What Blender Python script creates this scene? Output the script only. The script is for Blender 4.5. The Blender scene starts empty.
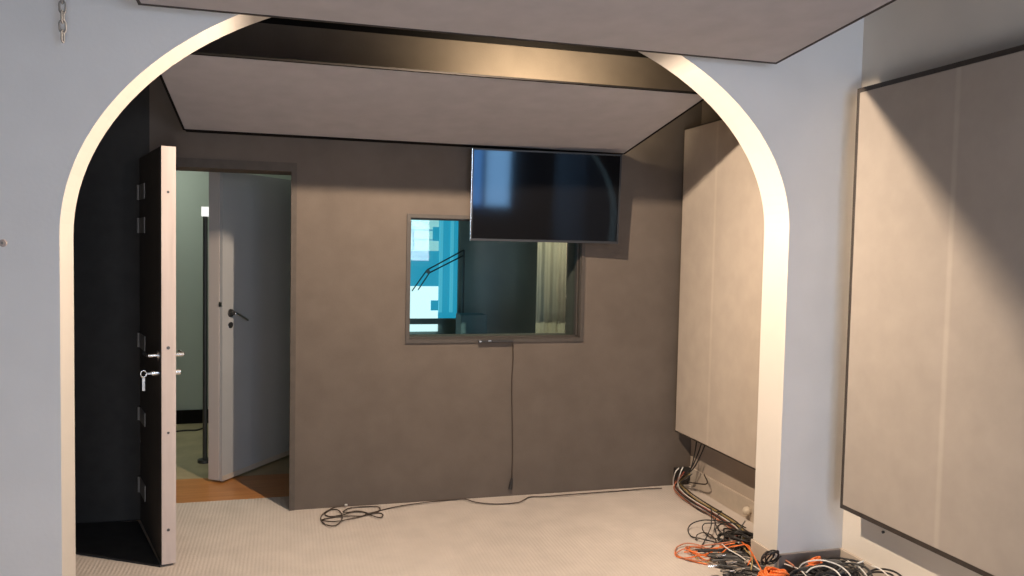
import bpy, bmesh, math, random
from mathutils import Vector, Matrix
R = math.radians
C = bpy.context.scene.collection
sc = bpy.context.scene

# ------------------------------------------------------------------ camera
F, PITCH, YAW, ROLL, EYE = 809.42, 0.0509, 0.2749, 0.0207, 1.5564
cyw, syw = math.cos(YAW), math.sin(YAW)
cp, sp = math.cos(PITCH), math.sin(PITCH)
fw = Vector((syw*cp, cyw*cp, -sp))
rt = Vector((cyw, -syw, 0))
up = rt.cross(fw)
r2 = math.cos(ROLL)*rt + math.sin(ROLL)*up
u2 = -math.sin(ROLL)*rt + math.cos(ROLL)*up
cam = bpy.data.cameras.new('camera')
co = bpy.data.objects.new('camera', cam); C.objects.link(co)
m = Matrix((r2, u2, -fw)).transposed().to_4x4()
m.translation = Vector((0, 0, EYE))
co.matrix_world = m
cam.sensor_width = 36; cam.lens = F/1024*36; cam.clip_start = .02
sc.camera = co

def at(px, py, axis, v):
    """the point where the sight line of a measured spot meets a plane of the room"""
    d = fw + (px-512)/F*r2 - (py-288)/F*u2
    o = Vector((0, 0, EYE))
    return o + d*((v-o[axis])/d[axis])
def fl(px, py, z=0.004): return at(px, py, 2, z)

# ------------------------------------------------------------------ materials
def mat(name, col, rough=.6, metal=0, noise=0, nscale=30, bump=0, bscale=200, emit=None, estr=0, spec=.5, rough_noise=0):
    m = bpy.data.materials.new(name); m.use_nodes = True
    nt = m.node_tree; b = nt.nodes['Principled BSDF']
    b.inputs['Base Color'].default_value = (*col, 1)
    b.inputs['Roughness'].default_value = rough
    b.inputs['Metallic'].default_value = metal
    b.inputs['Specular IOR Level'].default_value = spec
    tc = nt.nodes.new('ShaderNodeTexCoord')
    if noise:
        n = nt.nodes.new('ShaderNodeTexNoise'); n.inputs['Scale'].default_value = nscale; n.inputs['Detail'].default_value = 5
        nt.links.new(tc.outputs['Object'], n.inputs['Vector'])
        r = nt.nodes.new('ShaderNodeValToRGB')
        r.color_ramp.elements[0].position = .3; r.color_ramp.elements[1].position = .7
        r.color_ramp.elements[0].color = (*[c*(1-noise) for c in col], 1)
        r.color_ramp.elements[1].color = (*[min(1, c*(1+noise)) for c in col], 1)
        nt.links.new(n.outputs['Fac'], r.inputs['Fac'])
        nt.links.new(r.outputs['Color'], b.inputs['Base Color'])
    if bump:
        n2 = nt.nodes.new('ShaderNodeTexNoise'); n2.inputs['Scale'].default_value = bscale; n2.inputs['Detail'].default_value = 3
        nt.links.new(tc.outputs['Object'], n2.inputs['Vector'])
        bp = nt.nodes.new('ShaderNodeBump'); bp.inputs['Strength'].default_value = bump; bp.inputs['Distance'].default_value = .004
        nt.links.new(n2.outputs['Fac'], bp.inputs['Height'])
        nt.links.new(bp.outputs['Normal'], b.inputs['Normal'])
    if emit:
        b.inputs['Emission Color'].default_value = (*emit, 1); b.inputs['Emission Strength'].default_value = estr
    return m

def fabric(name, col, seam_axis=None, seam_at=0, seam_gain=1.18):
    """woven cloth: fine horizontal and vertical threads; an optional paler joint line between two widths of cloth"""
    m = mat(name, col, .92, noise=.05, nscale=9, spec=.15)
    nt = m.node_tree; b = nt.nodes['Principled BSDF']
    tc = [n for n in nt.nodes if n.type == 'TEX_COORD'][0]
    hs = []
    for ax in ('X', 'Y', 'Z'):
        w = nt.nodes.new('ShaderNodeTexWave'); w.bands_direction = ax
        w.inputs['Scale'].default_value = 90; w.inputs['Distortion'].default_value = 1.5
        nt.links.new(tc.outputs['Object'], w.inputs['Vector']); hs.append(w)
    a1 = nt.nodes.new('ShaderNodeMath'); a1.operation = 'ADD'
    a2 = nt.nodes.new('ShaderNodeMath'); a2.operation = 'ADD'
    nt.links.new(hs[0].outputs['Fac'], a1.inputs[0]); nt.links.new(hs[1].outputs['Fac'], a1.inputs[1])
    nt.links.new(a1.outputs[0], a2.inputs[0]); nt.links.new(hs[2].outputs['Fac'], a2.inputs[1])
    bp = nt.nodes.new('ShaderNodeBump'); bp.inputs['Strength'].default_value = .12; bp.inputs['Distance'].default_value = .002
    nt.links.new(a2.outputs[0], bp.inputs['Height']); nt.links.new(bp.outputs['Normal'], b.inputs['Normal'])
    if seam_axis is not None:
        sx = nt.nodes.new('ShaderNodeSeparateXYZ'); nt.links.new(tc.outputs['Object'], sx.inputs[0])
        d = nt.nodes.new('ShaderNodeMath'); d.operation = 'SUBTRACT'; d.inputs[1].default_value = seam_at
        nt.links.new(sx.outputs[seam_axis], d.inputs[0])
        ab = nt.nodes.new('ShaderNodeMath'); ab.operation = 'ABSOLUTE'; nt.links.new(d.outputs[0], ab.inputs[0])
        mr = nt.nodes.new('ShaderNodeMapRange'); mr.inputs['From Min'].default_value = .006; mr.inputs['From Max'].default_value = .018
        mr.inputs['To Min'].default_value = seam_gain; mr.inputs['To Max'].default_value = 1
        nt.links.new(ab.outputs[0], mr.inputs['Value'])
        src = b.inputs['Base Color'].links[0].from_socket
        mx = nt.nodes.new('ShaderNodeVectorMath'); mx.operation = 'SCALE'
        nt.links.new(src, mx.inputs[0]); nt.links.new(mr.outputs[0], mx.inputs['Scale'])
        nt.links.new(mx.outputs[0], b.inputs['Base Color'])
    return m

def glass(name, refl, tint=(1, 1, 1), rough=.0):
    m = bpy.data.materials.new(name); m.use_nodes = True; nt = m.node_tree; nt.nodes.clear()
    o = nt.nodes.new('ShaderNodeOutputMaterial')
    t = nt.nodes.new('ShaderNodeBsdfTransparent'); t.inputs[0].default_value = (*tint, 1)
    g = nt.nodes.new('ShaderNodeBsdfGlossy'); g.inputs['Roughness'].default_value = rough
    mx = nt.nodes.new('ShaderNodeMixShader'); mx.inputs[0].default_value = refl
    nt.links.new(t.outputs[0], mx.inputs[1]); nt.links.new(g.outputs[0], mx.inputs[2]); nt.links.new(mx.outputs[0], o.inputs[0])
    return m

def carpet():
    m = mat('loop_carpet', (.57, .51, .465), .95, noise=.06, nscale=6, spec=.1)
    nt = m.node_tree; b = nt.nodes['Principled BSDF']
    tc = [n for n in nt.nodes if n.type == 'TEX_COORD'][0]
    v = nt.nodes.new('ShaderNodeTexVoronoi'); v.inputs['Scale'].default_value = 75
    nt.links.new(tc.outputs['Object'], v.inputs['Vector'])
    w = nt.nodes.new('ShaderNodeTexWave'); w.inputs['Scale'].default_value = 17; w.inputs['Distortion'].default_value = .8
    w.bands_direction = 'X'; nt.links.new(tc.outputs['Object'], w.inputs['Vector'])
    ad = nt.nodes.new('ShaderNodeMath'); ad.operation = 'ADD'
    nt.links.new(v.outputs['Distance'], ad.inputs[0]); nt.links.new(w.outputs['Fac'], ad.inputs[1])
    bp = nt.nodes.new('ShaderNodeBump'); bp.inputs['Strength'].default_value = .22; bp.inputs['Distance'].default_value = .005
    nt.links.new(ad.outputs[0], bp.inputs['Height']); nt.links.new(bp.outputs['Normal'], b.inputs['Normal'])
    return m

def wood(name, c1, c2, axis=0, rough=.35):
    m = mat(name, c1, rough)
    nt = m.node_tree; b = nt.nodes['Principled BSDF']
    tc = [n for n in nt.nodes if n.type == 'TEX_COORD'][0]
    mp = nt.nodes.new('ShaderNodeMapping'); s = [14, 14, 14]; s[axis] = 1.2
    mp.inputs['Scale'].default_value = s
    n = nt.nodes.new('ShaderNodeTexNoise'); n.inputs['Scale'].default_value = 2; n.inputs['Detail'].default_value = 6
    r = nt.nodes.new('ShaderNodeValToRGB'); r.color_ramp.elements[0].color = (*c1, 1); r.color_ramp.elements[1].color = (*c2, 1)
    r.color_ramp.elements[0].position = .35; r.color_ramp.elements[1].position = .65
    nt.links.new(tc.outputs['Object'], mp.inputs['Vector']); nt.links.new(mp.outputs[0], n.inputs['Vector'])
    nt.links.new(n.outputs['Fac'], r.inputs['Fac']); nt.links.new(r.outputs[0], b.inputs['Base Color'])
    return m

M = {}
M['plaster'] = mat('pale_plaster', (.74, .73, .715), .85, noise=.03, nscale=4, bump=.12, bscale=60, spec=.2)
M['reveal'] = mat('cream_arch_lining', (.63, .595, .55), .75, noise=.02, nscale=5, bump=.08, bscale=60, spec=.2)
M['lower_shade'] = mat('shaded_wall_tone', (.40, .335, .28), .8, noise=.04, nscale=6, spec=.2)  # the panel's shadow put into the colour of the wall below it
M['cream'] = mat('cream_wall_paint', (.70, .65, .58), .8, noise=.02, nscale=5, bump=.08, bscale=60, spec=.2)
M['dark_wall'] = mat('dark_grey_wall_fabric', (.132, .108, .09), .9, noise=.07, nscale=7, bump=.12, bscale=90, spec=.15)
M['ceil'] = mat('ceiling_paint', (.20, .19, .18), .9)
M['carpet'] = carpet()
M['hallwood'] = wood('orange_floorboards', (.42, .17, .045), (.52, .23, .07), 0, .3)
M['lino'] = mat('olive_beige_floor', (.40, .33, .20), .4, noise=.18, nscale=5)
M['hallwall'] = mat('grey_green_wall', (.40, .44, .40), .8)
M['trim_dark'] = mat('dark_brown_trim', (.035, .027, .022), .6, noise=.2, nscale=40)
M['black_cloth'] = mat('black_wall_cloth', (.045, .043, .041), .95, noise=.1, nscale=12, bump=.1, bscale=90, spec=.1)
M['black_wood'] = mat('black_painted_wood', (.008, .007, .0065), .9, spec=.1)
M['frame_brown'] = mat('brown_grey_frame_paint', (.060, .049, .040), .6, noise=.1, nscale=30)
M['casing'] = mat('dark_casing', (.095, .080, .068), .8, noise=.08, nscale=20, spec=.2)
M['skirt_grey'] = mat('grey_skirting', (.20, .175, .16), .6, noise=.06, nscale=20)
M['skirt_beige'] = mat('beige_skirting', (.48, .41, .34), .6, noise=.05, nscale=20)
M['cloud'] = fabric('grey_ceiling_cloth', (.44, .42, .43))
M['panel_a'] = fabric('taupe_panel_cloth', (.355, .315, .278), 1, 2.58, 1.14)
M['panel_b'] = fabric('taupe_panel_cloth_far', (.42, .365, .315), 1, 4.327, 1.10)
M['door_dark'] = mat('charcoal_door_covering', (.055, .047, .042), .75, noise=.1, nscale=20)
M['door_edge'] = wood('pale_door_edge', (.50, .42, .385), (.57, .49, .45), 2, .6)
M['door_grey'] = mat('grey_gloss_door_paint', (.42, .42, .42), .32, noise=.03, nscale=4)
M['door_grey_edge'] = mat('pale_grey_door_edge', (.50, .455, .43), .5)
M['chrome'] = mat('brushed_steel', (.75, .74, .72), .25, 1)
M['dark_metal'] = mat('dark_metal', (.10, .10, .10), .45, .8)
M['hinge'] = mat('dull_grey_metal', (.24, .23, .22), .7)
M['tv_screen'] = mat('glossy_black_screen', (.006, .006, .007), .06, spec=.3)
M['tv_screen'].node_tree.nodes['Principled BSDF'].inputs['Specular Tint'].default_value = (.28, .60, 1, 1)   # reflections tinted blue, standing in for bluer window light
M['tv_plastic'] = mat('black_gloss_plastic', (.012, .012, .013), .45)
M['black_rubber'] = mat('black_cable_rubber', (.022, .02, .019), .5)
M['grey_rubber'] = mat('grey_cable_rubber', (.10, .10, .10), .5)
M['brown_rubber'] = mat('dark_brown_cable', (.045, .03, .02), .5)
M['white_rubber'] = mat('white_cable', (.72, .70, .66), .45)
M['orange_rubber'] = mat('orange_cable', (.78, .18, .035), .45)
M['salmon_rubber'] = mat('salmon_orange_cable', (.52, .20, .11), .5)
M['yellow_rubber'] = mat('ochre_cable', (.36, .27, .11), .5)
M['red_rubber'] = mat('dark_red_cable', (.30, .06, .04), .5)
M['plug_brown'] = mat('dull_reddish_brown', (.42, .35, .32), .7)
M['beige'] = mat('beige_plastic', (.62, .54, .44), .5)
M['curtain'] = fabric('beige_curtain_cloth', (.58, .49, .35))
M['booth'] = mat('dark_teal_booth_wall', (.32, .37, .35), .85, noise=.1, nscale=3)
M['boothbox'] = mat('teal_grey_box', (.20, .30, .32), .6)
M['pane_glass'] = glass('booth_glass', .02, (.86, .95, .96))
M['clear'] = glass('clear_window_glass', .04)
M['dim_pane'] = glass('reflection_tint_glass', .04, (.62, .74, .88))  # invented dimmer pane, leaves a brighter column in the TV reflection
M['white'] = mat('white_window_paint', (.75, .75, .74), .4)
M['lit_cyan'] = mat('lit_cyan_pane', (.02, .1, .14), .4, emit=(.03, .50, .75), estr=.62)
M['lit_line'] = mat('lit_window_bar', (.1, .2, .25), .4, emit=(.10, .62, .82), estr=.70)
M['lit_white'] = mat('lit_white_pane', (.5, .5, .5), .4, emit=(.80, .98, .96), estr=1.15)
M['lit_soft'] = mat('lit_pale_cyan_pane', (.2, .3, .3), .4, emit=(.42, .80, .80), estr=.80)
M['lamp_white'] = mat('white_lamp_shade', (.9, .9, .88), .4, emit=(1, 1, .95), estr=1.0)

# ------------------------------------------------------------------ helpers
def obj(name, bm, m, parent=None, smooth=False):
    me = bpy.data.meshes.new(name)
    bmesh.ops.recalc_face_normals(bm, faces=bm.faces[:])
    bm.to_mesh(me); bm.free()
    if smooth:
        for p in me.polygons: p.use_smooth = True
    me.materials.append(M[m] if isinstance(m, str) else m)
    o = bpy.data.objects.new(name, me); C.objects.link(o)
    if parent:
        o.parent = parent
        o.matrix_parent_inverse = parent.matrix_world.inverted() if False else Matrix.Translation(-Vector(parent.location)) if parent.type == 'EMPTY' else Matrix()
    return o
def thing(name, label, cat, loc=(0, 0, 0), group=None):
    o = bpy.data.objects.new(name, None); C.objects.link(o)
    o.location = loc; o.empty_display_size = .1
    o['label'] = label; o['category'] = cat
    if group: o['group'] = group
    return o
def tag(o, label, cat, group=None):
    o['label'] = label; o['category'] = cat
    if group: o['group'] = group
    return o
def struct(o, label=None):
    o['kind'] = 'structure'
    if label: o['label'] = label
    return o
def box(bm, x0, x1, y0, y1, z0, z1, bev=0):
    vs = [bm.verts.new((x, y, z)) for x in (x0, x1) for y in (y0, y1) for z in (z0, z1)]
    fs = [bm.faces.new([vs[i] for i in q]) for q in ((0, 1, 3, 2), (4, 6, 7, 5), (0, 4, 5, 1), (2, 3, 7, 6), (0, 2, 6, 4), (1, 5, 7, 3))]
    if bev:
        es = list({e for f in fs for e in f.edges})
        bmesh.ops.bevel(bm, geom=es, offset=bev, segments=2, affect='EDGES', profile=.5)
    return vs
def hexa(bm, bottom, top):
    """a slab from four lower and four upper corners"""
    b = [bm.verts.new(p) for p in bottom]; t = [bm.verts.new(p) for p in top]
    bm.faces.new(b); bm.faces.new(t[::-1])
    for i in range(4):
        j = (i+1) % 4; bm.faces.new((b[i], b[j], t[j], t[i]))
def obox(bm, o, ux, uy, uz, x0, x1, y0, y1, z0, z1):
    """box in a local frame (o; ux, uy, uz)"""
    P = lambda x, y, z: o + ux*x + uy*y + uz*z
    hexa(bm, [P(x0, y0, z0), P(x1, y0, z0), P(x1, y1, z0), P(x0, y1, z0)], [P(x0, y0, z1), P(x1, y0, z1), P(x1, y1, z1), P(x0, y1, z1)])
def B(*a, bev=0):
    bm = bmesh.new(); box(bm, *a, bev=bev); return bm
def smooth_path(pts, step=.012, closed=False):
    pts = [Vector(p) for p in pts]
    if closed: g = lambda i: pts[i % len(pts)]
    else:
        ext = [pts[0]*2-pts[1]] + pts + [pts[-1]*2-pts[-2]]
        g = lambda i: ext[i+1]
    out = []; n = len(pts) if closed else len(pts)-1
    for i in range(n):
        a, b, c, d = g(i-1), g(i), g(i+1), g(i+2)
        k = max(2, min(40, int((c-b).length/step)))
        for j in range(k):
            t = j/k
            out.append(.5*((2*b)+(c-a)*t+(2*a-5*b+4*c-d)*t*t+(3*b-a-3*c+d)*t**3))
    if not closed: out.append(pts[-1])
    return out
def tube(bm, path, r, seg=7, closed=False):
    n = len(path); rings = []
    nrm = None
    for i, p in enumerate(path):
        if closed: t = path[(i+1) % n]-path[i-1]
        else: t = path[min(i+1, n-1)]-path[max(i-1, 0)]
        if t.length < 1e-9: t = Vector((0, 0, 1))
        t.normalize()
        if nrm is None:
            nrm = t.orthogonal().normalized()
        nrm = (nrm-t*nrm.dot(t))
        if nrm.length < 1e-6: nrm = t.orthogonal()
        nrm.normalize(); bn = t.cross(nrm)
        rr = r(i/(n-1)) if callable(r) else r
        rings.append([bm.verts.new(p+(nrm*math.cos(a)+bn*math.sin(a))*rr) for a in [2*math.pi*k/seg for k in range(seg)]])
    m_ = n if closed else n-1
    for i in range(m_):
        a, b = rings[i], rings[(i+1) % n]
        for k in range(seg):
            bm.faces.new((a[k], a[(k+1) % seg], b[(k+1) % seg], b[k]))
    if not closed:
        bm.faces.new(rings[0][::-1]); bm.faces.new(rings[-1])
def T(path, r, seg=7, closed=False):
    bm = bmesh.new(); tube(bm, path, r, seg, closed); return bm
def cyl(bm, a, b, r, seg=16, r1=None):
    a, b = Vector(a), Vector(b)
    n = 2; rr = (r, r if r1 is None else r1)
    t = (b-a).normalized(); x = t.orthogonal().normalized(); y = t.cross(x)
    ra = [[bm.verts.new(p+(x*math.cos(2*math.pi*k/seg)+y*math.sin(2*math.pi*k/seg))*q) for k in range(seg)] for p, q in ((a, rr[0]), (b, rr[1]))]
    for k in range(seg): bm.faces.new((ra[0][k], ra[0][(k+1) % seg], ra[1][(k+1) % seg], ra[1][k]))
    bm.faces.new(ra[0][::-1]); bm.faces.new(ra[1])
def CY(a, b, r, seg=16, r1=None):
    bm = bmesh.new(); cyl(bm, a, b, r, seg, r1); return bm

# ------------------------------------------------------------------ the shell
XL, XR, YR, YA, YI, YB, H = -2.2, 2.62, -1.8, 3.283, 3.486, 4.8, 2.85
struct(obj('floor', B(XL, XR, YR, 5.07, -.12, 0), 'carpet'))
struct(obj('ceiling', B(XL, XR, YR, YB+.3, H, H+.12), 'ceil'))
struct(obj('wall_right', B(XR, XR+.15, YR-.15, YB+.3, -.12, H+.12), 'cream'))
struct(obj('wall_left', B(XL-.15, XL, YR-.15, YA, -.12, H+.12), 'dark_wall'))
# rear wall with the main window and an added low fill window
WX0, WX1, WZ0, WZ1 = 1.05, 2.08, 1.28, 2.74
VX0, VX1, VZ0, VZ1 = -.45, .75, .12, 1.22
bm = bmesh.new()
box(bm, XL, VX0, YR-.15, YR, 0, H); box(bm, VX1, WX0, YR-.15, YR, 0, H); box(bm, WX1, XR, YR-.15, YR, 0, H)
box(bm, VX0, VX1, YR-.15, YR, 0, VZ0); box(bm, VX0, VX1, YR-.15, YR, VZ1, H)
box(bm, WX0, WX1, YR-.15, YR, 0, WZ0); box(bm, WX0, WX1, YR-.15, YR, WZ1, H)
struct(obj('wall_rear', bm, 'dark_wall'))
# arch wall: half-ellipse head on straight jambs
AXC, AW, AB, AZ = .736, 1.523, .97, 1.652
bm = bmesh.new()
N = 72
AZL = 1.56          # the left side springs a little lower
arch = [(AXC-AW*math.cos(math.pi*i/N), (AZL+(AZ+AB-AZL)*math.sin(math.pi*i/N)) if i < N/2 else (AZ+AB*math.sin(math.pi*i/N))) for i in range(N+1)]
prof = [(AXC-AW, 0), *arch, (AXC+AW, 0)]
top = H
def q(bm, *ps): bm.faces.new([bm.verts.new(p) for p in ps])
for y in (YA, YI):
    q(bm, (XL, y, 0), (AXC-AW, y, 0), (AXC-AW, y, top), (XL, y, top))
    q(bm, (AXC+AW, y, 0), (XR, y, 0), (XR, y, top), (AXC+AW, y, top))
    for (xa, za), (xb, zb) in zip(arch[:-1], arch[1:]):
        q(bm, (xa, y, za), (xb, y, zb), (xb, y, top), (xa, y, top))
for (xa, za), (xb, zb) in zip(prof[:-1], prof[1:]):
    q(bm, (xa, YA, za), (xb, YA, zb), (xb, YI, zb), (xa, YI, za))
bmesh.ops.remove_doubles(bm, verts=bm.verts[:], dist=1e-5)
wa = struct(obj('wall_arch', bm, 'plaster'))
wa.data.materials.append(M['reveal']); wa.data.materials.append(M['dark_wall'])
for p_ in wa.data.polygons:
    if abs(p_.normal.y) < .5: p_.material_index = 1
    elif p_.center.y > (YA+YI)/2: p_.material_index = 2
# inner room: left wall and back wall with doorway and control-room window
DX0, DX1, DZ = -.708, .037, 1.957          # doorway
GX0, GX1, GZ0, GZ1 = .720, 1.803, .990, 1.717   # control-room window opening
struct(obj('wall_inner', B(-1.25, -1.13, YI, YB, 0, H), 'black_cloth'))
bm = bmesh.new()
YBB = 5.07
box(bm, DX0, DX1, YB, YBB, DZ, H)
box(bm, DX1, GX0, YB, YBB, 0, H); box(bm, GX0, GX1, YB, YBB, 0, GZ0)
box(bm, GX0, GX1, YB, YBB, GZ1, H); box(bm, GX1, XR, YB, YBB, 0, H)
struct(obj('wall_back', bm, 'dark_wall'))
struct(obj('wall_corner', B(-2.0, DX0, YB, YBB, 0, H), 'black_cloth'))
struct(obj('wall_upper', B(XR-.006, XR, YI, YB, 2.0, H), 'dark_wall'))
struct(obj('wall_lower', B(XR-.006, XR, YI, YB, .12, 2.0), 'lower_shade'))
struct(obj('shade_strip', B(-.35, 2.35, YB-.008, YB, 2.775, 2.85), 'black_wood'))  # black strip standing in for the shadow gap above the back wall
# skirting
struct(obj('baseboard_right', B(XR-.018, XR, YR, YA, 0, .128, bev=.003), 'skirt_beige'))
struct(obj('baseboard_inner', B(XR-.018, XR, YI, YB, 0, .12, bev=.003), 'skirt_beige'))
struct(obj('baseboard_arch', B(AXC+AW+.0, XR-.018, YA-.016, YA, 0, .128, bev=.003), 'skirt_grey'))
struct(obj('baseboard_jamb', B(AXC+AW-.014, AXC+AW, YA, YI, 0, .128, bev=.003), 'skirt_beige'))
struct(obj('baseboard_front', B(XL, AXC-AW, YA-.016, YA, 0, .128, bev=.003), 'skirt_grey'))
# doorway casing
bm = bmesh.new()
box(bm, DX1, DX1+.030, YB-.006, YB, 0, DZ+.05); box(bm, DX0-.03, DX1, YB-.006, YB, DZ, DZ+.05)
struct(obj('trim_2', bm, 'casing'))

# control-room window frame and glass
w1 = struct(thing('window_1', 'wide control room window in the dark back wall under the television', 'window', (1.26, YB, GZ0)))
del w1['category']
bm = bmesh.new(); fwid = .022
box(bm, GX0-fwid, GX1+fwid, YB-.012, YB+.0, GZ0-fwid, GZ0); box(bm, GX0-fwid, GX1+fwid, YB-.012, YB, GZ1, GZ1+fwid)
box(bm, GX0-fwid, GX0, YB-.012, YB, GZ0, GZ1); box(bm, GX1, GX1+fwid, YB-.012, YB, GZ0, GZ1)
obj('window_frame', bm, 'frame_brown', w1)
bm = bmesh.new()
for k, (d0, d1, s) in enumerate(((YB, YB+.04, .004), (YB+.04, YB+.075, .010), (YB+.075, YB+.11, .004))):
    box(bm, GX0, GX0+s, d0, d1, GZ0, GZ1); box(bm, GX1-s, GX1, d0, d1, GZ0, GZ1)
    box(bm, GX0, GX1, d0, d1, GZ0, GZ0+s); box(bm, GX0, GX1, d0, d1, GZ1-s, GZ1)
obj('window_lining', bm, 'frame_brown', w1)
obj('pane', B(GX0, GX1, YB+.100, YB+.108, GZ0, GZ1), 'pane_glass', w1)

# ------------------------------------------------------------------ control room beyond the glass
BY = 7.0
struct(obj('floor_booth', B(.3, 4.2, YBB, BY+.1, -.12, 0), 'skirt_grey'))
struct(obj('ceiling_booth', B(.3, 4.2, YBB, BY+.1, 2.6, 2.7), 'booth'))
struct(obj('wall_booth', B(.3, 4.2, BY, BY+.1, 0, 2.6), 'booth'))
bm = bmesh.new(); box(bm, .3, .42, YBB, BY, 0, 2.6); box(bm, 4.1, 4.2, YBB, BY, 0, 2.6); box(bm, XR, 4.2, YB+.05, YBB, -.1, 2.7)
struct(obj('wall_booth_side', bm, 'booth'))
# the cyan lit window of the control room
wl = at(400, 270, 1, BY).x; wr = at(457, 270, 1, BY).x
zt = at(430, 205, 1, BY).z; zb = at(430, 318, 1, BY).z
w3 = struct(thing('window_2', 'tall bright cyan window beyond the control room glass', 'window', ((wl+wr)/2, BY, zb))); del w3['category']
bm = bmesh.new()
box(bm, wl-.05, wl, BY-.05, BY, zb-.05, zt+.05); box(bm, wr, wr+.03, BY-.05, BY, zb-.05, zt+.05)
box(bm, wl, wr, BY-.05, BY, zb-.05, zb); box(bm, wl, wr, BY-.05, BY, zt, zt+.05)
obj('window_frame', bm, 'booth', w3)
obj('pane', B(wl, wr, BY-.02, BY-.01, zb, zt), 'lit_cyan', w3)
def rect_on(px0, py0, px1, py1, d0, d1, Y):
    a, b = at(px0, py0, 1, Y), at(px1, py1, 1, Y)
    return B(a.x, b.x, Y-d1, Y-d0, b.z, a.z)
up_ = obj('upper_light', rect_on(408, 205, 438, 251, .02, .03, BY), 'lit_soft', w3)
obj('lower_light', rect_on(406, 286, 437, 331, .02, .03, BY), 'lit_white', w3)
bm = bmesh.new()
for (x0, y0, x1, y1) in ((407, 214, 437, 217.5), (408, 229, 432, 231), (412, 239, 436, 240.5), (412, 231, 413.5, 250)):
    a, b = at(x0, y0, 1, BY), at(x1, y1, 1, BY); box(bm, a.x, b.x, BY-.036, BY-.03, b.z, a.z)
obj('sash_bar', bm, 'lit_cyan', w3)
bm = bmesh.new()
for (x0, y0, x1, y1) in ((432, 227, 438, 241), (430, 300, 437, 310)):
    a, b = at(x0, y0, 1, BY), at(x1, y1, 1, BY); box(bm, a.x, b.x, BY-.05, BY-.036, b.z, a.z)
obj('window_latch', bm, 'lit_cyan', w3)
bm = bmesh.new()
for x0, x1 in ((439.5, 441), (450.5, 451.6)):
    a, b = at(x0, 205, 1, BY), at(x1, 312, 1, BY); box(bm, a.x, b.x, BY-.045, BY-.02, b.z, a.z)
obj('mullion', bm, 'lit_line', w3)
# boom arm in front of that window
AYY = 6.82
ba = thing('boom_arm', 'black double rod boom arm slanting across the bright cyan window', 'boom arm', at(413, 286, 1, AYY))
def seg(p, q_, r): return CY(at(*p, 1, AYY), at(*q_, 1, AYY), r, 8)
obj('upper_rod', seg((427, 270), (464, 250), .006), 'black_rubber', ba)
obj('upper_rod', seg((429, 273), (464, 255.2), .006), 'black_rubber', ba)
obj('lower_rod', seg((412, 291), (427, 270), .005), 'black_rubber', ba)
obj('lower_rod', seg((418, 290), (430, 272), .005), 'black_rubber', ba)
obj('joint', CY(at(428, 271.5, 1, AYY-.02), at(428, 271.5, 1, AYY+.02), .018, 12), 'dark_metal', ba)
obj('stand_pole', CY(at(464, 250, 1, AYY), Vector((at(464, 250, 1, AYY).x, AYY, 0)), .008, 12), 'dark_metal', ba)
obj('base', CY(Vector((at(464, 250, 1, AYY).x, AYY, 0)), Vector((at(464, 250, 1, AYY).x, AYY, .025)), .13, 24), 'dark_metal', ba)
# pale box and desk behind glass
a, b = at(461, 315, 1, 6.3), at(487, 336, 1, 6.3)
dk = thing('desk', 'dark desk along the far side of the control room', 'desk', (1.6, 6.3, 0))
obj('desk_top', B(.75, 2.1, 6.0, 6.6, .68, .72, bev=.004), 'booth', dk)
for x in (.80, 2.02):
    for y in (6.05, 6.52): obj('leg', B(x, x+.05, y, y+.05, 0, .68), 'booth', dk)
bx = tag(obj('storage_box', B(a.x, b.x, 6.3, 6.5, .72, a.z, bev=.006), 'boothbox'), 'pale teal box seen low through the control room glass', 'box')
# curtain with folds
def curtain(x0, x1, y, z0, z1, n, amp):
    bm = bmesh.new(); cols = []
    K = 90
    for i in range(K+1):
        u = i/K; x = x0+(x1-x0)*u
        yy = y+amp*math.sin(2*math.pi*n*u)+amp*.4*math.sin(2*math.pi*n*2.3*u+1)
        cols.append([bm.verts.new((x, yy+d, z)) for d in (0, .012) for z in (z0, z1)])
    for p, q_ in zip(cols[:-1], cols[1:]):
        bm.faces.new((p[0], q_[0], q_[1], p[1])); bm.faces.new((p[2], p[3], q_[3], q_[2]))
        bm.faces.new((p[0], p[2], q_[2], q_[0])); bm.faces.new((p[1], q_[1], q_[3], p[3]))
    for c in (cols[0], cols[-1]): bm.faces.new((c[0], c[1], c[3], c[2]))
    return bm
cx0, cx1 = at(537, 280, 1, 5.6).x, at(586, 280, 1, 5.6).x
cu = thing('curtain', 'beige folded curtain at the right side of the control room glass', 'curtain', ((cx0+cx1)/2, 5.6, .03))
obj('cloth', curtain(cx0, cx1, 5.6, .03, 2.3, 5, .008), 'curtain', cu, smooth=True)
obj('rod', CY((cx0-.1, 5.6, 2.33), (cx1+.3, 5.6, 2.33), .014), 'dark_metal', cu)

# ------------------------------------------------------------------ entrance lobby behind the doorway
struct(obj('floor_lobby', B(-2.0, .3, 5.07, 5.58, -.12, 0), 'hallwood'))
struct(obj('floor_hall', B(-2.0, .3, 5.58, 7.42, -.12, 0), 'lino'))
struct(obj('wall_lobby', B(-2.0, .3, 7.30, 7.42, 0, 2.7), 'hallwall'))
bm = bmesh.new(); box(bm, -2.12, -2.0, 5.07, 7.42, 0, 2.7); box(bm, .14, .28, 5.07, 7.3, 0, 2.7)
struct(obj('wall_lobby_side', bm, 'hallwall'))
struct(obj('ceiling_lobby', B(-2.0, .3, 5.07, 7.42, 2.6, 2.7), 'hallwall'))
struct(obj('baseboard_lobby', B(-2.0, .14, 7.28, 7.30, .0, .115), 'black_wood'))
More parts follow.
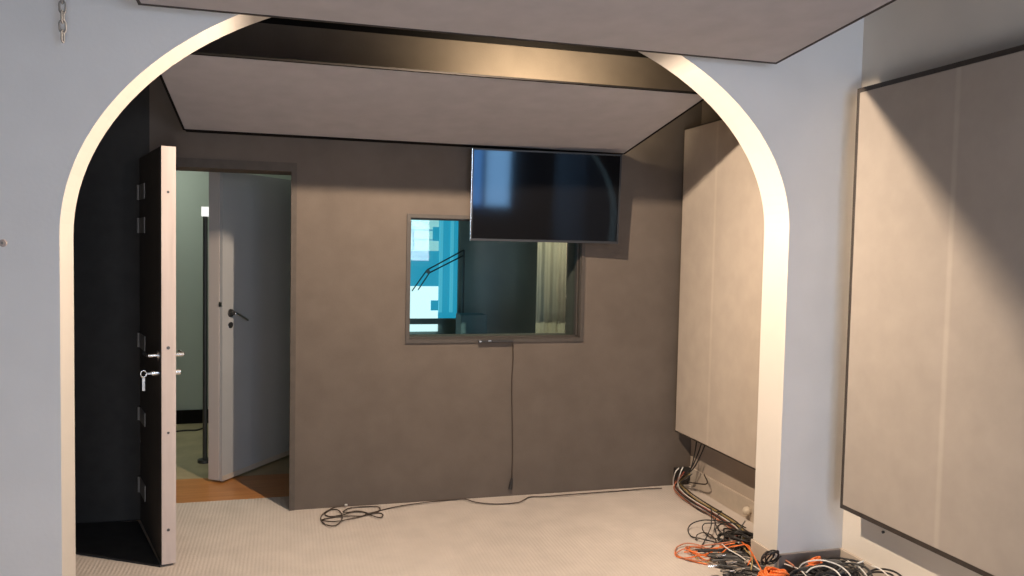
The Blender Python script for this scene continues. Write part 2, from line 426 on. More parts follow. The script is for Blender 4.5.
# second, grey door swung toward us
d2u = Vector((.574, .818, 0)).normalized(); d2n = Vector((-d2u.y, d2u.x, 0))
o2 = Vector((-.376, 5.44, 0))
d2 = struct(thing('door_1', 'grey painted inner door half open behind the doorway', 'door', o2 + d2u*.78)); del d2['category']
Z = Vector((0, 0, 1))
bm = bmesh.new(); obox(bm, o2, d2u, d2n, Z, .004, .79, .018, .10, .015, 2.0); obj('leaf', bm, 'door_grey', d2)
bm = bmesh.new(); obox(bm, o2, d2u, d2n, Z, .0, .79, .0, .018, .012, 2.0); obj('leaf_facing', bm, 'door_grey', d2)
bm = bmesh.new(); obox(bm, o2, d2u, d2n, Z, -.004, .004, .024, .104, .015, 2.0); obj('edge_strip', bm, 'door_grey_edge', d2)
bm = bmesh.new(); obox(bm, o2, d2u, d2n, Z, .0, .79, -.004, .0, .012, .045); obj('bottom_seal', bm, 'skirt_beige', d2)
hp = at(231, 313, 1, 5.50); s = (hp-o2).dot(d2u); hb = o2 + d2u*s; hb.z = hp.z
hd = obj('handle', CY(hb, hb-d2n*.035, .012), 'dark_metal', d2)
obj('rosette', CY(hb, hb-d2n*.008, .026, 20), 'dark_metal', hd)
pe = hb-d2n*.035
obj('lever', T(smooth_path([pe, pe+d2u*.03-Z*.008, pe+d2u*.13-Z*.055]), .008), 'chrome', hd, smooth=True)
hk = hb-Z*.078
obj('keyhole_plate', CY(hk, hk-d2n*.006, .02, 20), 'dark_metal', d2)
lk = o2+d2n*.01; lk.z = hb.z+.06
bm = bmesh.new(); obox(bm, lk, d2u, d2n, Z, -.012, 0, -.008, .008, -.014, .014); obj('latch', bm, 'chrome', d2)
# slim floor lamp behind it
pp = at(205, 462, 2, 0); ph = at(205, 212, 1, pp.y)
lp = thing('floor_lamp', 'slim dark floor lamp with small white head behind the grey inner door', 'lamp', pp)
obj('pole', CY(pp+Z*.02, Vector((pp.x, pp.y, ph.z-.02)), .016), 'dark_metal', lp)
obj('base', CY(pp, pp+Z*.02, .05, 24), 'dark_metal', lp)
bm = bmesh.new(); obox(bm, Vector((pp.x, pp.y, ph.z)), Vector((1, 0, 0)), Vector((0, 1, 0)), Z, -.024, .024, -.024, .024, -.03, .035); obj('lamp_head', bm, 'lamp_white', lp)
# cable on the lobby floor
cb = [at(172, 432, 2, .006), at(185, 430.5, 2, .006), at(197, 430, 2, .006), at(206, 427, 2, .006)]
tag(obj('cable', T(smooth_path(cb), .007), 'black_rubber', smooth=True), 'thin black cable on the floor in the lobby beyond the doorway', 'cable')

# ------------------------------------------------------------------ open padded door
hx = Vector((-.693, 4.785, 0)); fr = Vector((-.49, 4.092, 0))
du = (fr-hx).normalized(); dn = Vector((du.y, -du.x, 0))      # dn: toward the dark left side
L = (fr-hx).length
d1 = struct(thing('door_2', 'thick charcoal door standing open with its pale edge toward us', 'door', hx)); del d1['category']
DTOP, TH = 1.990, .063
bm = bmesh.new(); obox(bm, hx, du, dn, Z, 0, L-.012, 0, TH, .012, DTOP); obj('leaf', bm, 'door_dark', d1)
bm = bmesh.new(); obox(bm, hx, du, dn, Z, L-.012, L, 0, TH, .012, DTOP)
es = obj('edge_strip', bm, 'door_edge', d1); es['label'] = 'pale wooden door edge with dark screw holes'
for z, r in ((1.778, .006), (1.048, .008), (.644, .006), (.177, .007)):
    c = hx+du*(L-.001)+dn*.034+Z*z; obj('screw_hole', CY(c, c+du*.003, r, 10), 'dark_metal', es)
for z0, z1 in ((1.767, 1.847), (1.589, 1.67), (.971, 1.048), (.571, .642), (.172, .256)):
    bm = bmesh.new(); obox(bm, hx, du, dn, Z, .015, .20, TH, TH+.005, z0, z1)
    hg = obj('hinge', bm, 'hinge', d1)
    c = hx+du*.008+dn*(TH+.006); obj('hinge_pin', CY(c+Z*z0, c+Z*z1, .008, 10), 'hinge', hg)
sh = L-.075
for side, nm in ((1, TH), (-1, 0)):
    n = dn*side; base = hx+du*sh+dn*nm
    zc = 1.005
    h = obj('handle', CY(base+Z*zc, base+n*.045+Z*zc, .010), 'chrome', d1)
    obj('rosette', CY(base+Z*zc, base+n*.008+Z*zc, .025, 20), 'chrome', h)
    e = base+n*.05+Z*zc
    obj('lever', T(smooth_path([base+n*.04+Z*zc, e-du*.02, e-du*.12]), .0085), 'chrome', h, smooth=True)
    ck = obj('lock_cylinder', CY(base+Z*.92, base+n*.032+Z*.92, .014), 'chrome', d1)
    if side > 0:
        kb = base+n*.032+Z*.92
        bm = bmesh.new(); obox(bm, kb, du, n, Z, -.0015, .0015, 0, .022, -.004, .004)
        ky = obj('key', bm, 'chrome', d1)
        kc = kb+n*.036
        ring = [kc+n*.013*math.cos(t)+Z*.016*math.sin(t) for t in [2*math.pi*i/20 for i in range(20)]]
        obj('key_bow', T(ring, .004, 6, True), 'chrome', ky, smooth=True)
        bm = bmesh.new(); obox(bm, kc-Z*.018, du, n, Z, -.001, .001, -.006, .006, -.062, 0); obj('hanging_key', bm, 'chrome', ky)

# thin black sheet cut to the dark floor patch behind the open door
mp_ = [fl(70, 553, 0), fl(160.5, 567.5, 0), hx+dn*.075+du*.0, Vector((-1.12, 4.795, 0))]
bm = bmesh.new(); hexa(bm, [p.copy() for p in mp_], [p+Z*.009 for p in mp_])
tag(obj('floor_sheet', bm, 'black_cloth'), 'thin black sheet on the floor on the dark side of the open door', 'mat')

# ------------------------------------------------------------------ ceiling clouds
def slab(name, label, lo, th, fm, wires):
    """lo: four lower corners (far-left, far-right, near-right, near-left)"""
    lo = [Vector(p) for p in lo]
    n = (lo[1]-lo[0]).cross(lo[3]-lo[0]).normalized()
    if n.z < 0: n = -n
    c = sum(lo, Vector())/4
    t = thing(name, label, 'ceiling panel', c)
    bm = bmesh.new(); ins = [p+(c-p).normalized()*.012 for p in lo]
    hexa(bm, ins, [p+n*th for p in ins]); obj('cloth_board', bm, 'cloud', t)
    bm = bmesh.new()
    for i in range(4):
        a, b = lo[i], lo[(i+1) % 4]
        e = (b-a).normalized(); inn = n.cross(e)
        if inn.dot(c-a) < 0: inn = -inn
        hexa(bm, [a-n*.003, b-n*.003, b+inn*.011-n*.003, a+inn*.011-n*.003], [p+n*(th+.003) for p in (a, b, b+inn*.011, a+inn*.011)])
    obj('frame', bm, fm, t)
    # hanging wires to the ceiling
    for p in [lo[i] for i in wires]:
        s = p+(c-p)*.06+n*th; obj('hanging_wire', CY(s, Vector((s.x, s.y, H)), .002, 6), 'dark_metal', t)
    return t
slope = .1
slab('ceiling_panel', 'big grey cloth ceiling panel hung in front of the arch', [(-.508, 3.20, 2.395), (2.103, 3.20, 2.395), (2.103, .7, 2.395+slope*2.5), (-.508, .7, 2.395+slope*2.5)], .05, 'trim_dark', (0, 1, 2, 3))
slab('ceiling_panel', 'tilted grey cloth ceiling panel behind the arch above the television', [(-.53, 4.72, 2.151), (2.045, 4.72, 2.151), (2.045, 3.66, 2.336), (-.545, 3.66, 2.336)], .003, 'black_wood', (0, 3))
obj('light_stop_cleat', B(-.52, 2.04, 4.722, YB, 2.149, 2.166), 'black_wood', bpy.data.objects['ceiling_panel.001'])  # strip added to block cove lamp light at the wall gap

# ------------------------------------------------------------------ wall panels
def wall_panel(name, label, X, y0, y1, z0, z1, depth, m, fr):
    t = thing(name, label, 'wall panel', (X+depth/2, (y0+y1)/2, z0))
    obj('cloth_face', B(X, X+depth-.002, y0+fr, y1-fr, z0+fr, z1-fr, bev=.004), m, t)
    bm = bmesh.new(); f0 = X+.004
    box(bm, f0, X+depth, y0, y1, z0, z0+fr); box(bm, f0, X+depth, y0, y1, z1-fr, z1)
    box(bm, f0, X+depth, y0, y0+fr, z0+fr, z1-fr); box(bm, f0, X+depth, y1-fr, y1, z0+fr, z1-fr)
    obj('frame', bm, 'trim_dark', t)
    for y in (y0+.15, y1-.2):
        for z in (z0+.2, z1-.25): obj('wall_batten', B(X+depth, XR, y, y+.06, z, z+.06), 'trim_dark', t)
    return t
wall_panel('acoustic_panel', 'large taupe cloth wall panel with dark frame at the right edge', 2.5, 1.1, 3.162, .372, 2.306, .07, 'panel_a', .021)
wall_panel('acoustic_panel', 'taupe cloth wall panel seen through the arch above the cable bundle', 2.465, 3.55, 4.752, .372, 2.335, .09, 'panel_b', .009)

# ------------------------------------------------------------------ television
tya, tti = R(4.5), R(3.5)
tn = Vector((-math.sin(tya)*math.cos(tti), -math.cos(tya)*math.cos(tti), -math.sin(tti)))
tx = Vector((math.cos(tya), -math.sin(tya), 0)); tz = tx.cross(-tn)
if tz.z < 0: tz = -tz
tc_ = Vector((1.525, 4.67, 1.860))
TW, TH2 = .922/2, .545/2
tv = thing('television', 'large black flat television mounted high on the dark back wall', 'television', tc_)
def tbox(x0, x1, z0, z1, d0, d1):
    bm = bmesh.new(); obox(bm, tc_, tx, tn, tz, x0, x1, d0, d1, z0, z1); return bm
obj('screen', tbox(-TW+.009, TW-.009, -TH2+.014, TH2-.009, -.004, .0), 'tv_screen', tv)
bm = bmesh.new()
for a in ((-TW, -TW+.009, -TH2, TH2), (TW-.009, TW, -TH2, TH2), (-TW+.009, TW-.009, TH2-.009, TH2), (-TW+.009, TW-.009, -TH2, -TH2+.014)):
    obox(bm, tc_, tx, tn, tz, a[0], a[1], -.03, .003, a[2], a[3])
obj('bezel', bm, 'tv_plastic', tv)
obj('back_cover', tbox(-TW+.03, TW-.03, -TH2+.03, TH2-.03, -.045, -.004), 'tv_plastic', tv)
bm = bmesh.new(); obox(bm, tc_, tx, tn, tz, -TW-.0015, -TW, -.026, .003, -TH2, TH2); obj('side_strip', bm, 'chrome', tv)
bm = bmesh.new(); obox(bm, tc_, tx, tn, tz, -.15, .15, -.055, -.045, -.12, .12); obj('mount_plate', bm, 'dark_metal', tv)
obj('mount_arm', B(1.46, 1.60, 4.715, YB, 1.80, 1.92), 'dark_metal', tv)

# slim device on the lower window frame, its cable and plug
sb0, sb1 = at(478, 341, 1, YB-.02), at(513, 342.3, 1, YB-.02)
sbn = thing('sensor_bar', 'slim black bar device lying on the lower edge of the control room window', 'device', (sb0.x, YB-.025, GZ0-.012))
obj('body', B(sb0.x, sb1.x, YB-.035, YB-.013, GZ0-.020, GZ0-.006, bev=.003), 'black_rubber', sbn)
obj('cap', B(sb0.x+.005, sb0.x+.018, YB-.037, YB-.034, GZ0-.017, GZ0-.008), 'chrome', sbn)
obj('cap', B(sb0.x+.060, sb0.x+.080, YB-.037, YB-.034, GZ0-.013, GZ0-.006), 'chrome', sbn)
pts = [at(512.8, 343, 1, YB-.025), at(513, 360, 1, YB-.008), at(511.8, 385, 1, YB-.006), at(512.3, 425, 1, YB-.006), at(512.5, 455, 1, YB-.006), at(511.8, 478, 1, YB-.008)]
wc = thing('hanging_cable', 'thin black cable hanging down the back wall below the control room window', 'cable', pts[-1])
obj('cord', T(smooth_path(pts), .0035), 'brown_rubber', wc, smooth=True)
obj('plug', CY(pts[-1], at(510.2, 489, 1, YB-.012), .006, 10, .013), 'black_rubber', wc)

# ------------------------------------------------------------------ chain
ch = thing('hanging_chain', 'short metal chain hanging from the ceiling at the upper left of the arch wall', 'chain', (-.755, 3.2, H))
cxx = at(62.5, 20, 1, 3.2)
ztop, zbot = H, at(63, 42, 1, 3.2).z
pitch = .0335; k = 0; z = zbot+.02
while z < ztop-.01:
    ang = R(8) if k % 2 else R(82)
    u = Vector((math.cos(ang), math.sin(ang), 0))
    lk_ = []
    for i in range(24):
        t = 2*math.pi*i/24
        lk_.append(Vector((cxx.x, 3.2, z))+u*(.0095*math.cos(t))+Z*(.0125*math.sin(t)+(.009 if math.sin(t) > 0 else -.009)))
    obj('chain_link', T(lk_, .0032, 6, True), 'hinge', ch, smooth=True)
    z += pitch; k += 1
obj('ceiling_hook', CY((cxx.x, 3.2, H-.03), (cxx.x, 3.2, H), .006, 10), 'hinge', ch)

# ------------------------------------------------------------------ small things on walls
c = at(747, 511, 0, XR-.035)
ds = thing('door_stop', 'round beige knob low on the wall beside the arch foot', 'knob', c)
bm = bmesh.new(); bmesh.ops.create_uvsphere(bm, u_segments=20, v_segments=12, radius=.026, matrix=Matrix.Translation(c)); obj('ball', bm, 'beige', ds, smooth=True)
obj('stem', CY(c, Vector((XR, c.y, c.z)), .010), 'beige', ds)
c = at(884, 532, 0, XR)
tag(obj('wall_screw', CY(c-Vector((.008, 0, 0)), c, .007, 10, .005), 'dark_metal'), 'tiny dark screw in the wall under the large right panel', 'screw')
c = at(3, 243, 1, YA)
nl = thing('wall_plug', 'reddish wall plug with a screw at the left edge of the arch wall', 'wall plug', c)
bm = bmesh.new(); cyl(bm, c, c-Vector((0, .004, 0)), .014, 14, .011); obj('plug_rim', bm, 'plug_brown', nl)
obj('screw', CY(c, c-Vector((0, .009, 0)), .005, 10), 'hinge', nl)

# ------------------------------------------------------------------ cables
rnd = random.Random(11)
def cable(pts, r, m, label, group=None, name='cable', step=.012, closed=False):
    o = obj(name, T(smooth_path(pts, step, closed), r, 7, closed), m, smooth=True)
    return tag(o, label, 'cable', group)
# thin cable along the back wall with a loose coil at its left end
def coilpts(px, z=.006): return [fl(x, y, z+.0025*math.sin(i*1.7)) for i, (x, y) in enumerate(px)]
tc2 = thing('coiled_cable', 'thin dark cable coiled by the back wall and running along it', 'cable', fl(350, 514, 0))
loop = [(345, 506), (333, 508), (323, 514), (321, 520), (327, 525), (335, 525.5), (341, 521), (342, 515), (338, 510), (330, 510), (325, 514), (330, 516.5), (342, 515), (356, 511), (366, 513), (362, 516), (350, 516), (335, 517), (322, 520), (334, 521.5), (350, 519), (365, 515.5), (378, 511.5), (380, 508.5), (376, 506.5), (362, 506.8), (350, 508), (343, 512), (352, 512), (364, 512), (372, 515.5), (380, 517.5), (383, 515), (379, 513), (366, 513.8), (373, 512.5), (384, 509.5), (400, 506), (425, 502.5), (440, 501), (452, 499.8), (465, 499.2), (475, 502), (490, 503.8), (505, 503.8), (518, 502.5), (524, 500), (530, 497), (545, 496.5), (570, 494.5), (600, 492.3), (625, 490.5), (645, 488.8), (662, 488.2)]
obj('cord', T(smooth_path(coilpts(loop, .008), .008), .0034, 6), 'brown_rubber', tc2, smooth=True)
p = fl(345, 505, .02); obj('plug_tip', CY(p, p+Vector((.012, -.006, .002)), .006, 8), 'white_rubber', tc2)

# bundle that leaves the wall under the far panel and runs along the skirting
main = [(676, 484), (683, 493), (693, 501), (705, 508), (718, 516), (730, 524), (739, 532)]
def strand(off, zl, start, tail, lift):
    ps = []
    if start: ps += start
    for i, (x, y) in enumerate(main):
        j = rnd.uniform(-1.8, 1.8)
        ps.append(fl(x+off*.8+j, y-off*.45+j*.4, zl+.006*math.sin(i*1.3+off)+lift*(1-i/6)))
    ps += tail
    return ps
drop = lambda px0, py0, px1: [at(px0, py0, 0, 2.56), at((px0+px1)/2+1, (py0+470)/2, 0, 2.555), at(px1, 470, 0, 2.53)]
spec = [
    ('white_rubber', -3.2, .012, [at(679, 468, 0, 2.44), at(675, 473, 0, 2.42)], 'first white cable arching out of the wall under the far panel'),
    ('white_rubber', 1.2, .03, [at(683, 467, 0, 2.44), at(680, 474, 0, 2.42)], 'second white cable lying in the bundle along the skirting'),
    ('black_rubber', -2.2, .008, drop(702, 442, 690), 'black cable dropping from under the far panel, leftmost of its bundle'),
    ('black_rubber', 0, .012, drop(705, 445, 692), 'black cable dropping from under the far panel, middle of its bundle'),
    ('black_rubber', 2.4, .014, drop(697, 438, 690), 'black cable dropping from under the far panel, next to the corner'),
    ('red_rubber', -.8, .026, [at(684, 472, 0, 2.47)], 'dark red cable in the bundle along the skirting'),
    ('salmon_rubber', -4, .010, [at(683, 474, 0, 2.48)], 'salmon orange cable at the carpet side of the bundle'),
    ('yellow_rubber', 4.2, .034, [at(690, 474, 0, 2.50)], 'ochre cable on the skirting side of the bundle'),
    ('brown_rubber', 3.3, .020, [at(688, 473, 0, 2.48)], 'dark brown cable in the middle of the bundle'),
    ('black_rubber', -1.5, .030, [at(680, 470, 0, 2.47)], 'black cable on top of the bundle along the skirting'),
    ('brown_rubber', 6.2, .010, [at(704, 474, 0, 2.57), at(706, 484, 0, 2.55)], 'thin brown cable curling away from the bundle at the skirting'),
    ('grey_rubber', 1.8, .008, [at(692, 474, 0, 2.48)], 'grey cable underneath the bundle along the skirting'),
]
ends = [(742, 538), (738, 545), (748, 541), (733, 543), (745, 548), (728, 548), (722, 541), (748, 536), (746, 545), (735, 549), (750, 534), (740, 549)]
for (mm, off, zl, st, lab), (ex, ey) in zip(spec, ends):
    cable(strand(off, zl, st, [fl(ex, ey, .02), fl(ex-6+rnd.uniform(-8, 4), ey+7, .012)], .012), .0042 if mm != 'white_rubber' else .0036, mm, lab)
# wall outlet plate where the bundle comes out
op = at(676, 473, 1, YB)
ow = thing('wall_outlet', 'small dark outlet box low in the back wall corner with cables', 'outlet', op)
obj('outlet_box', B(op.x-.02, op.x+.09, YB-.03, YB, .03, .12, bev=.004), 'black_rubber', ow)
# loose black loops on the carpet beside the arch foot
def ring(cx, cy, rx, ry, z, turns, tilt=0, seed=0, drift=(0, 0), wob=.12):
    r = random.Random(seed); ps = []; n = int(turns*10); ph = r.uniform(0, 6.28)
    a1, a2 = r.uniform(0, 6.28), r.uniform(0, 6.28)
    for i in range(n+1):
        t = ph+2*math.pi*i/10; u = i/n
        k = 1+wob*math.sin(1.7*t+a1)*.7+wob*math.sin(.61*t+a2)
        x = cx+drift[0]*u+rx*k*math.cos(t); y = cy+drift[1]*u+ry*k*math.sin(t)
        ps.append(Vector((x, y, max(.006, z+tilt*math.sin(t+a1)+.006*math.sin(2.3*t+a2)))))
    return ps
lc = fl(718, 530, .02)
cable([fl(x, y, z) for x, y, z in ((746, 528, .05), (738, 524, .06), (722, 521.5, .06), (705, 520, .05), (693, 523, .03), (688, 529, .008), (691, 536, .006), (700, 538.5, .02), (715, 542, .01), (728, 545, .02))], .0035, 'black_rubber', 'black cable making the widest loop on the carpet by the arch foot')
cable([fl(x, y, z) for x, y, z in ((711, 508, .05), (711.5, 517, .05), (711, 526, .04), (708, 534, .03), (704, 542, .008), (700, 548, .006))], .003, 'black_rubber', 'thin black cable standing up from the loops and falling to the carpet')
cable([fl(x, y, z) for x, y, z in ((735, 523, .05), (715, 523, .05), (704, 524, .04), (702.5, 529, .02), (706, 534, .01), (712, 538, .01), (722, 539, .02))], .0032, 'black_rubber', 'black cable making the inner loop on the carpet by the arch foot')
cable([fl(x, y, z) for x, y, z in ((738, 530, .06), (724, 524, .06), (717, 527, .05), (716, 533, .02), (722, 540, .01), (734, 542, .02))], .0032, 'black_rubber', 'black cable making a short loop beside the dark clump at the arch foot')
cable([fl(x, y, z) for x, y, z in ((696, 540, .008), (697, 535, .02), (704, 532.5, .02), (711, 535, .01), (716, 541, .008), (712, 546, .008))], .003, 'brown_rubber', 'dark brown cable making the small loop nearest the carpet')
cable([fl(x, y, z) for x, y, z in ((745, 521, .07), (738, 531, .06), (725, 538, .04), (712, 547, .02), (704, 553, .02))], .0036, 'grey_rubber', 'grey cable running out of the dark clump toward the orange cables')
cable([fl(x, y, z) for x, y, z in ((716, 512, .05), (722, 511, .05), (718, 515, .05), (715, 521, .05), (719, 530, .03), (727, 536, .03))], .003, 'black_rubber', 'thin black cable hooking over the bundle end')
for k in range(5):
    c0 = fl(737+rnd.uniform(-5, 7), 535+rnd.uniform(-3, 5), .045)
    cable(ring(c0.x, c0.y, rnd.uniform(.06, .10), rnd.uniform(.05, .12), .02+.011*k, 2.2, .010, 40+k), .0045, 'black_rubber', 'black cable wound into the dark clump at the arch foot', 'black cables of the clump at the arch foot')
# orange cables between the loops and the heap
og = [
    ([(676, 553, .006), (684, 549, .02), (700, 546, .02), (720, 543.5, .05), (738, 541, .06), (748, 543, .05)], 'salmon_rubber', 'salmon cable along the back of the orange tangle'),
    ([(675, 552, .006), (676, 556, .006), (684, 558, .006), (698, 556, .01), (710, 553, .02), (722, 546, .04), (735, 543, .06)], 'orange_rubber', 'orange cable bending at the left end of the tangle'),
    ([(690, 550, .02), (705, 560, .01), (712, 561, .01), (722, 553, .03), (730, 547, .05), (743, 545, .06)], 'orange_rubber', 'orange cable dipping lowest in the tangle'),
    ([(684, 552, .01), (700, 551, .02), (716, 548, .03), (732, 547, .05), (747, 545, .07), (752, 555, .06), (748, 565, .05)], 'orange_rubber', 'orange cable turning down beside the arch foot'),
    ([(694, 556, .006), (704, 563, .006), (716, 558, .02), (728, 551, .03), (736, 552, .04)], 'yellow_rubber', 'ochre cable in the orange tangle'),
    ([(680, 557, .006), (692, 561, .006), (706, 564, .006), (718, 566, .01)], 'orange_rubber', 'orange cable end nearest the open carpet'),
    ([(722, 544, .05), (728, 549, .05), (740, 556, .05), (748, 562, .05), (760, 570, .05)], 'white_rubber', 'white cable crossing down from the orange tangle'),
    ([(742, 542, .07), (750, 550, .08), (757, 562, .07), (762, 572, .05)], 'orange_rubber', 'orange cable hanging over beside the skirting of the arch foot'),
    ([(744, 548, .06), (752, 558, .07), (751, 570, .05)], 'yellow_rubber', 'ochre cable beside the skirting of the arch foot'),
]
for ps, mm, lab in og:
    cable([fl(*p) for p in ps], .0033, mm, lab)
for k in range(2):
    c0 = fl(694+k*9, 553-k*1.2, .012)
    cable(ring(c0.x, c0.y, rnd.uniform(.06, .09), rnd.uniform(.08, .12), .012+.006*k, 1.3, .006, 70+k), .0033, ('salmon_rubber', 'orange_rubber')[k % 2], ('salmon cable looped in the orange tangle on the carpet', 'orange cable looped in the orange tangle on the carpet')[k % 2], ('looped salmon cables', 'looped orange cables')[k % 2])
# flattened dark strands in front of the arch foot
for k in range(24):
    y0 = 547+k*1.25
    ps = [fl(700+k*1.3+rnd.uniform(-5, 6), y0+2+rnd.uniform(-1, 1), .02+.002*k), fl(735+rnd.uniform(-3, 3), y0+3+rnd.uniform(-2, 2), .035), fl(752+rnd.uniform(-3, 3), y0+7+rnd.uniform(-2, 2), .04), fl(775+rnd.uniform(-3, 3), y0+11+rnd.uniform(-2, 2), .04), fl(800+rnd.uniform(-3, 3), y0+13, .03)]
    mm = 'grey_rubber' if k % 4 == 1 else 'black_rubber'
    cable(ps, .0058, mm, 'grey cable strand lying flat in front of the arch foot' if k % 4 == 1 else 'black cable strand lying flat in front of the arch foot', 'flat grey strands' if k % 4 == 1 else 'flat black strands')
for k, (x, y) in enumerate(((716, 556), (726, 563), (708, 566), (735, 571), (745, 562), (722, 572))):
    a = fl(x, y, .05); b = a+Vector((rnd.uniform(.03, .06), rnd.uniform(-.03, .01), .004))
    j = thing('cable_plug', ('silver plug at the left rim of the dark cables', 'silver plug among the dark cables, second from the left rim', 'silver plug lowest on the open carpet side', 'silver plug in front of the arch foot near the frame edge', 'silver plug beside the ochre cable', 'silver plug at the bottom of the dark cables')[k], 'plug', a)
    obj('sleeve', CY(a, a+(b-a)*.6, .009, 10), 'chrome', j); obj('tip', CY(a+(b-a)*.6, b, .004, 8), 'chrome', j)
# coil leaning on the arch foot
lean = []
cc = at(772, 558, 1, 3.20)
for i in range(5*16+1):
    t = 2*math.pi*i/16; u = i/80
    lean.append(cc+Vector((.05*u-.03+.036*math.cos(t), .012*math.sin(t*1.3)-.02*math.sin(t)+.012*u, .036*math.sin(t))))
cable(lean, .0038, 'black_rubber', 'black cable coil leaning upright against the foot of the arch')
# heap in the corner
for k in range(22):
    c0 = Vector((rnd.uniform(2.20, 2.50), rnd.uniform(2.95, 3.17), 0))
    rr = rnd.uniform(.06, .105)
    z = .02+.005*k
    ps = ring(c0.x, c0.y, rr, rr*rnd.uniform(.6, .95), min(z, .11), rnd.uniform(1.6, 2.8), .018, 200+k, (rnd.uniform(-.04, .04), rnd.uniform(-.03, .03)))
    for p in ps: p.x = min(p.x, XR-.03); p.y = min(p.y, YA-.03)
    cable(ps, .0048, 'black_rubber' if k % 5 else 'grey_rubber', 'black cable looped in the heap in the corner under the large panel' if k % 5 else 'grey cable looped in the heap in the corner under the large panel', 'looped black cables of the corner heap' if k % 5 else 'looped grey cables of the corner heap')
def hp(px, py, X): return at(px, py, 0, X)
wh = [
    ([(800, 582, 2.30), (799, 570, 2.30), (803, 563.5, 2.31), (814, 560.5, 2.33), (826, 561, 2.36), (840, 566, 2.40), (850, 575, 2.40), (853, 584, 2.38)], 'white cable arching highest over the corner heap'),
    ([(806, 573, 2.28), (812, 568, 2.30), (824, 566, 2.32), (836, 571, 2.33), (843, 580, 2.33)], 'white cable making the inner arch on the corner heap'),
    ([(775, 561, 2.30), (788, 565, 2.29), (800, 570, 2.28), (808, 578, 2.26)], 'white cable lying over the orange coil toward the heap'),
    ([(846, 562, 2.46), (856, 565, 2.47), (864, 572, 2.46), (870, 582, 2.44)], 'white cable at the wall side of the heap'),
    ([(872, 566, 2.50), (880, 569, 2.50), (889, 577, 2.48), (893, 586, 2.45)], 'white cable at the right end of the heap'),
    ([(848, 561, 2.52), (854, 564, 2.50), (864, 561, 2.53)], 'short white cable lying across the skirting corner'),
]
for ps, lab in wh: cable([hp(*p) for p in ps], .0034, 'white_rubber', lab)
bl = [
    ([(868, 576, 2.48), (872, 570.5, 2.50), (882, 569, 2.52), (894, 571.5, 2.53), (903, 578, 2.52), (906, 586, 2.50)], 'black cable arching at the right end of the heap'),
    ([(862, 580, 2.46), (868, 573.5, 2.49), (880, 572, 2.51), (892, 575, 2.51), (899, 584, 2.5)], 'black cable arching just inside the right end of the heap'),
    ([(806, 574, 2.30), (815, 566, 2.33), (830, 563.5, 2.38), (846, 565, 2.43), (858, 570, 2.45), (868, 580, 2.45)], 'black cable arching across the top of the heap'),
    ([(832, 572, 2.36), (842, 564, 2.42), (856, 564, 2.46), (868, 569, 2.48), (874, 580, 2.47)], 'black cable arching behind the white loops of the heap'),
]
for ps, lab in bl: cable([hp(*p) for p in ps], .0045, 'black_rubber', lab)
# bright orange coil and orange tuft
for k in range(6):
    c0 = at(769+2*k, 577-.9*k, 1, 3.12)
    cable(ring(c0.x, c0.y, .050-.003*k, .04, c0.z, 2.3, .012, 300+k), .0048, 'orange_rubber', 'bright orange cable coiled beside the black heap', 'coiled bright orange cables')
cable([hp(*p) for p in ((762, 560, 2.26), (775, 557.5, 2.28), (785, 560, 2.30), (794, 566, 2.28))], .0042, 'salmon_rubber', 'salmon cable in front of the leaning coil')
tf = at(811, 560, 1, 3.20)
for k in range(5):
    ps = ring(tf.x, 3.17, .036-.004*k, .02, tf.z-.018+.008*k, 1.8, .010, 400+k)
    cable(ps, .0045, 'orange_rubber', 'orange cable in the small tuft against the grey skirting', 'orange tuft cables')
cable([hp(*p) for p in ((820, 562, 2.40), (822, 565, 2.38), (808, 566, 2.34), (800, 572, 2.30))], .0042, 'orange_rubber', 'orange cable trailing from the small orange tuft')

# black baffle added behind the arch lamp to stop spill over the panel
lh = thing('arch_lamp', 'unseen black baffle added behind the lamp under the arch crown', 'lamp', (.76, 3.45, 2.62))
obj('light_baffle', B(.30, 1.22, 3.398, 3.406, 2.450, 2.612), 'black_wood', lh)
obj('bracket', B(.73, .79, 3.35, 3.398, 2.585, 2.61), 'dark_metal', lh)

# ------------------------------------------------------------------ rear window and daylight
w2 = struct(thing('window_3', 'white framed window in the rear wall', 'window', ((WX0+WX1)/2, YR, WZ0))); del w2['category']
bm = bmesh.new(); f = .05
box(bm, WX0, WX1, YR-.10, YR-.04, WZ0, WZ0+f); box(bm, WX0, WX1, YR-.10, YR-.04, WZ1-f, WZ1)
for x in (WX0, 1.64, WX1-f): box(bm, x, x+f, YR-.10, YR-.04, WZ0+f, WZ1-f)
obj('window_frame', bm, 'white', w2)
obj('pane', B(WX0+f, 1.64, YR-.075, YR-.069, WZ0+f, WZ1-f), 'dim_pane', w2)
obj('pane', B(1.64+f, WX1-f, YR-.075, YR-.069, WZ0+f, WZ1-f), 'clear', w2)
obj('window_sill', B(WX0-.05, WX1+.05, YR-.04, YR+.10, WZ0-.03, WZ0), 'white', w2)

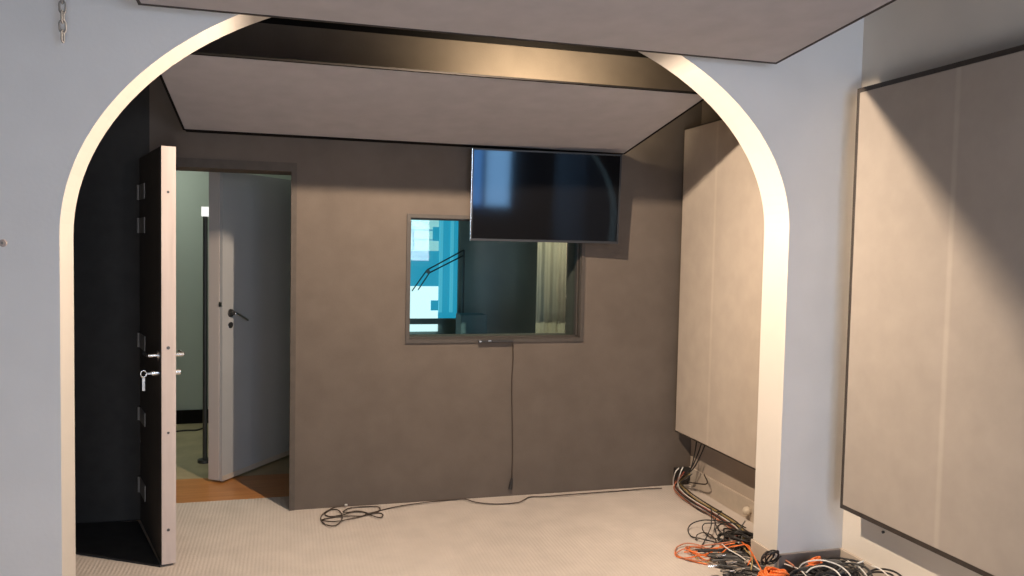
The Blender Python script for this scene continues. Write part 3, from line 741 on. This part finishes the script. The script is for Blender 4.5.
w5 = struct(thing('fill_window', 'unseen low window added in the rear wall for fill daylight', 'window', ((VX0+VX1)/2, YR, VZ0))); del w5['category']  # added behind the camera to brighten the arch wall
bm = bmesh.new()
box(bm, VX0, VX1, YR-.10, YR-.04, VZ0, VZ0+f); box(bm, VX0, VX1, YR-.10, YR-.04, VZ1-f, VZ1)
for x in (VX0, VX1-f): box(bm, x, x+f, YR-.10, YR-.04, VZ0+f, VZ1-f)
obj('window_frame', bm, 'white', w5)
obj('pane', B(VX0+f, VX1-f, YR-.075, YR-.069, VZ0+f, VZ1-f), 'clear', w5)
wd = bpy.data.worlds.new('sky'); sc.world = wd; wd.use_nodes = True
bg = wd.node_tree.nodes['Background']
bg.inputs[0].default_value = (.90, .93, 1.0, 1); bg.inputs[1].default_value = 20.0
def light(name, kind, loc, col, power, rot=None, **kw):
    l = bpy.data.lights.new(name, kind); l.color = col; l.energy = power
    o = bpy.data.objects.new(name, l); C.objects.link(o); o.location = loc
    for k_, v_ in kw.items(): setattr(l, k_, v_)
    if rot is not None: o.rotation_euler = rot
    return o
def aim(o, target): o.rotation_euler = (Vector(target)-o.location).to_track_quat('-Z', 'Y').to_euler()
pt = light('window_portal', 'AREA', ((WX0+WX1)/2, YR-.16, (WZ0+WZ1)/2), (1, 1, 1), 1, (R(90), 0, 0), shape='RECTANGLE', size=WX1-WX0, size_y=WZ1-WZ0)
pt.data.cycles.is_portal = True
pt = light('window_portal', 'AREA', ((VX0+VX1)/2, YR-.16, (VZ0+VZ1)/2), (1, 1, 1), 1, (R(90), 0, 0), shape='RECTANGLE', size=VX1-VX0, size_y=VZ1-VZ0)
pt.data.cycles.is_portal = True
warm = (1, .79, .59)
LAMP = (.76, 3.285, 2.488)
s0 = light('arch_lamp', 'SPOT', LAMP, warm, 225, shadow_soft_size=.011, spot_size=R(174), spot_blend=.08); aim(s0, (LAMP[0], LAMP[1], 0))
s1 = light('arch_spot', 'SPOT', LAMP, warm, 140, shadow_soft_size=.011, spot_size=R(76), spot_blend=1.0); aim(s1, (2.26, 3.42, 1.0))
s2 = light('cove_lamp', 'SPOT', (1.40, 4.27, 2.36), (1, .80, .53), 95, shadow_soft_size=.03, spot_size=R(150), spot_blend=1.0); aim(s2, (1.46, 4.80, 2.58))
l2 = light('lobby_lamp', 'AREA', (-1.2, 6.6, 2.55), (.92, 1, .86), 13, shape='DISK', size=.35)
l3 = light('booth_fill', 'AREA', (2.1, 5.2, 2.4), (1, .92, .74), 10, shape='DISK', size=.3)  # added unseen light, brightens the curtain and control room

sc.view_settings.view_transform = 'Standard'; sc.view_settings.look = 'None'
sc.view_settings.gamma = 1; sc.view_settings.use_curve_mapping = False
sc.view_settings.exposure = 0
sc.cycles.max_bounces = 10; sc.cycles.diffuse_bounces = 6; sc.cycles.transparent_max_bounces = 12
sc.cycles.use_denoising = True
sc.cycles.sample_clamp_indirect = 6
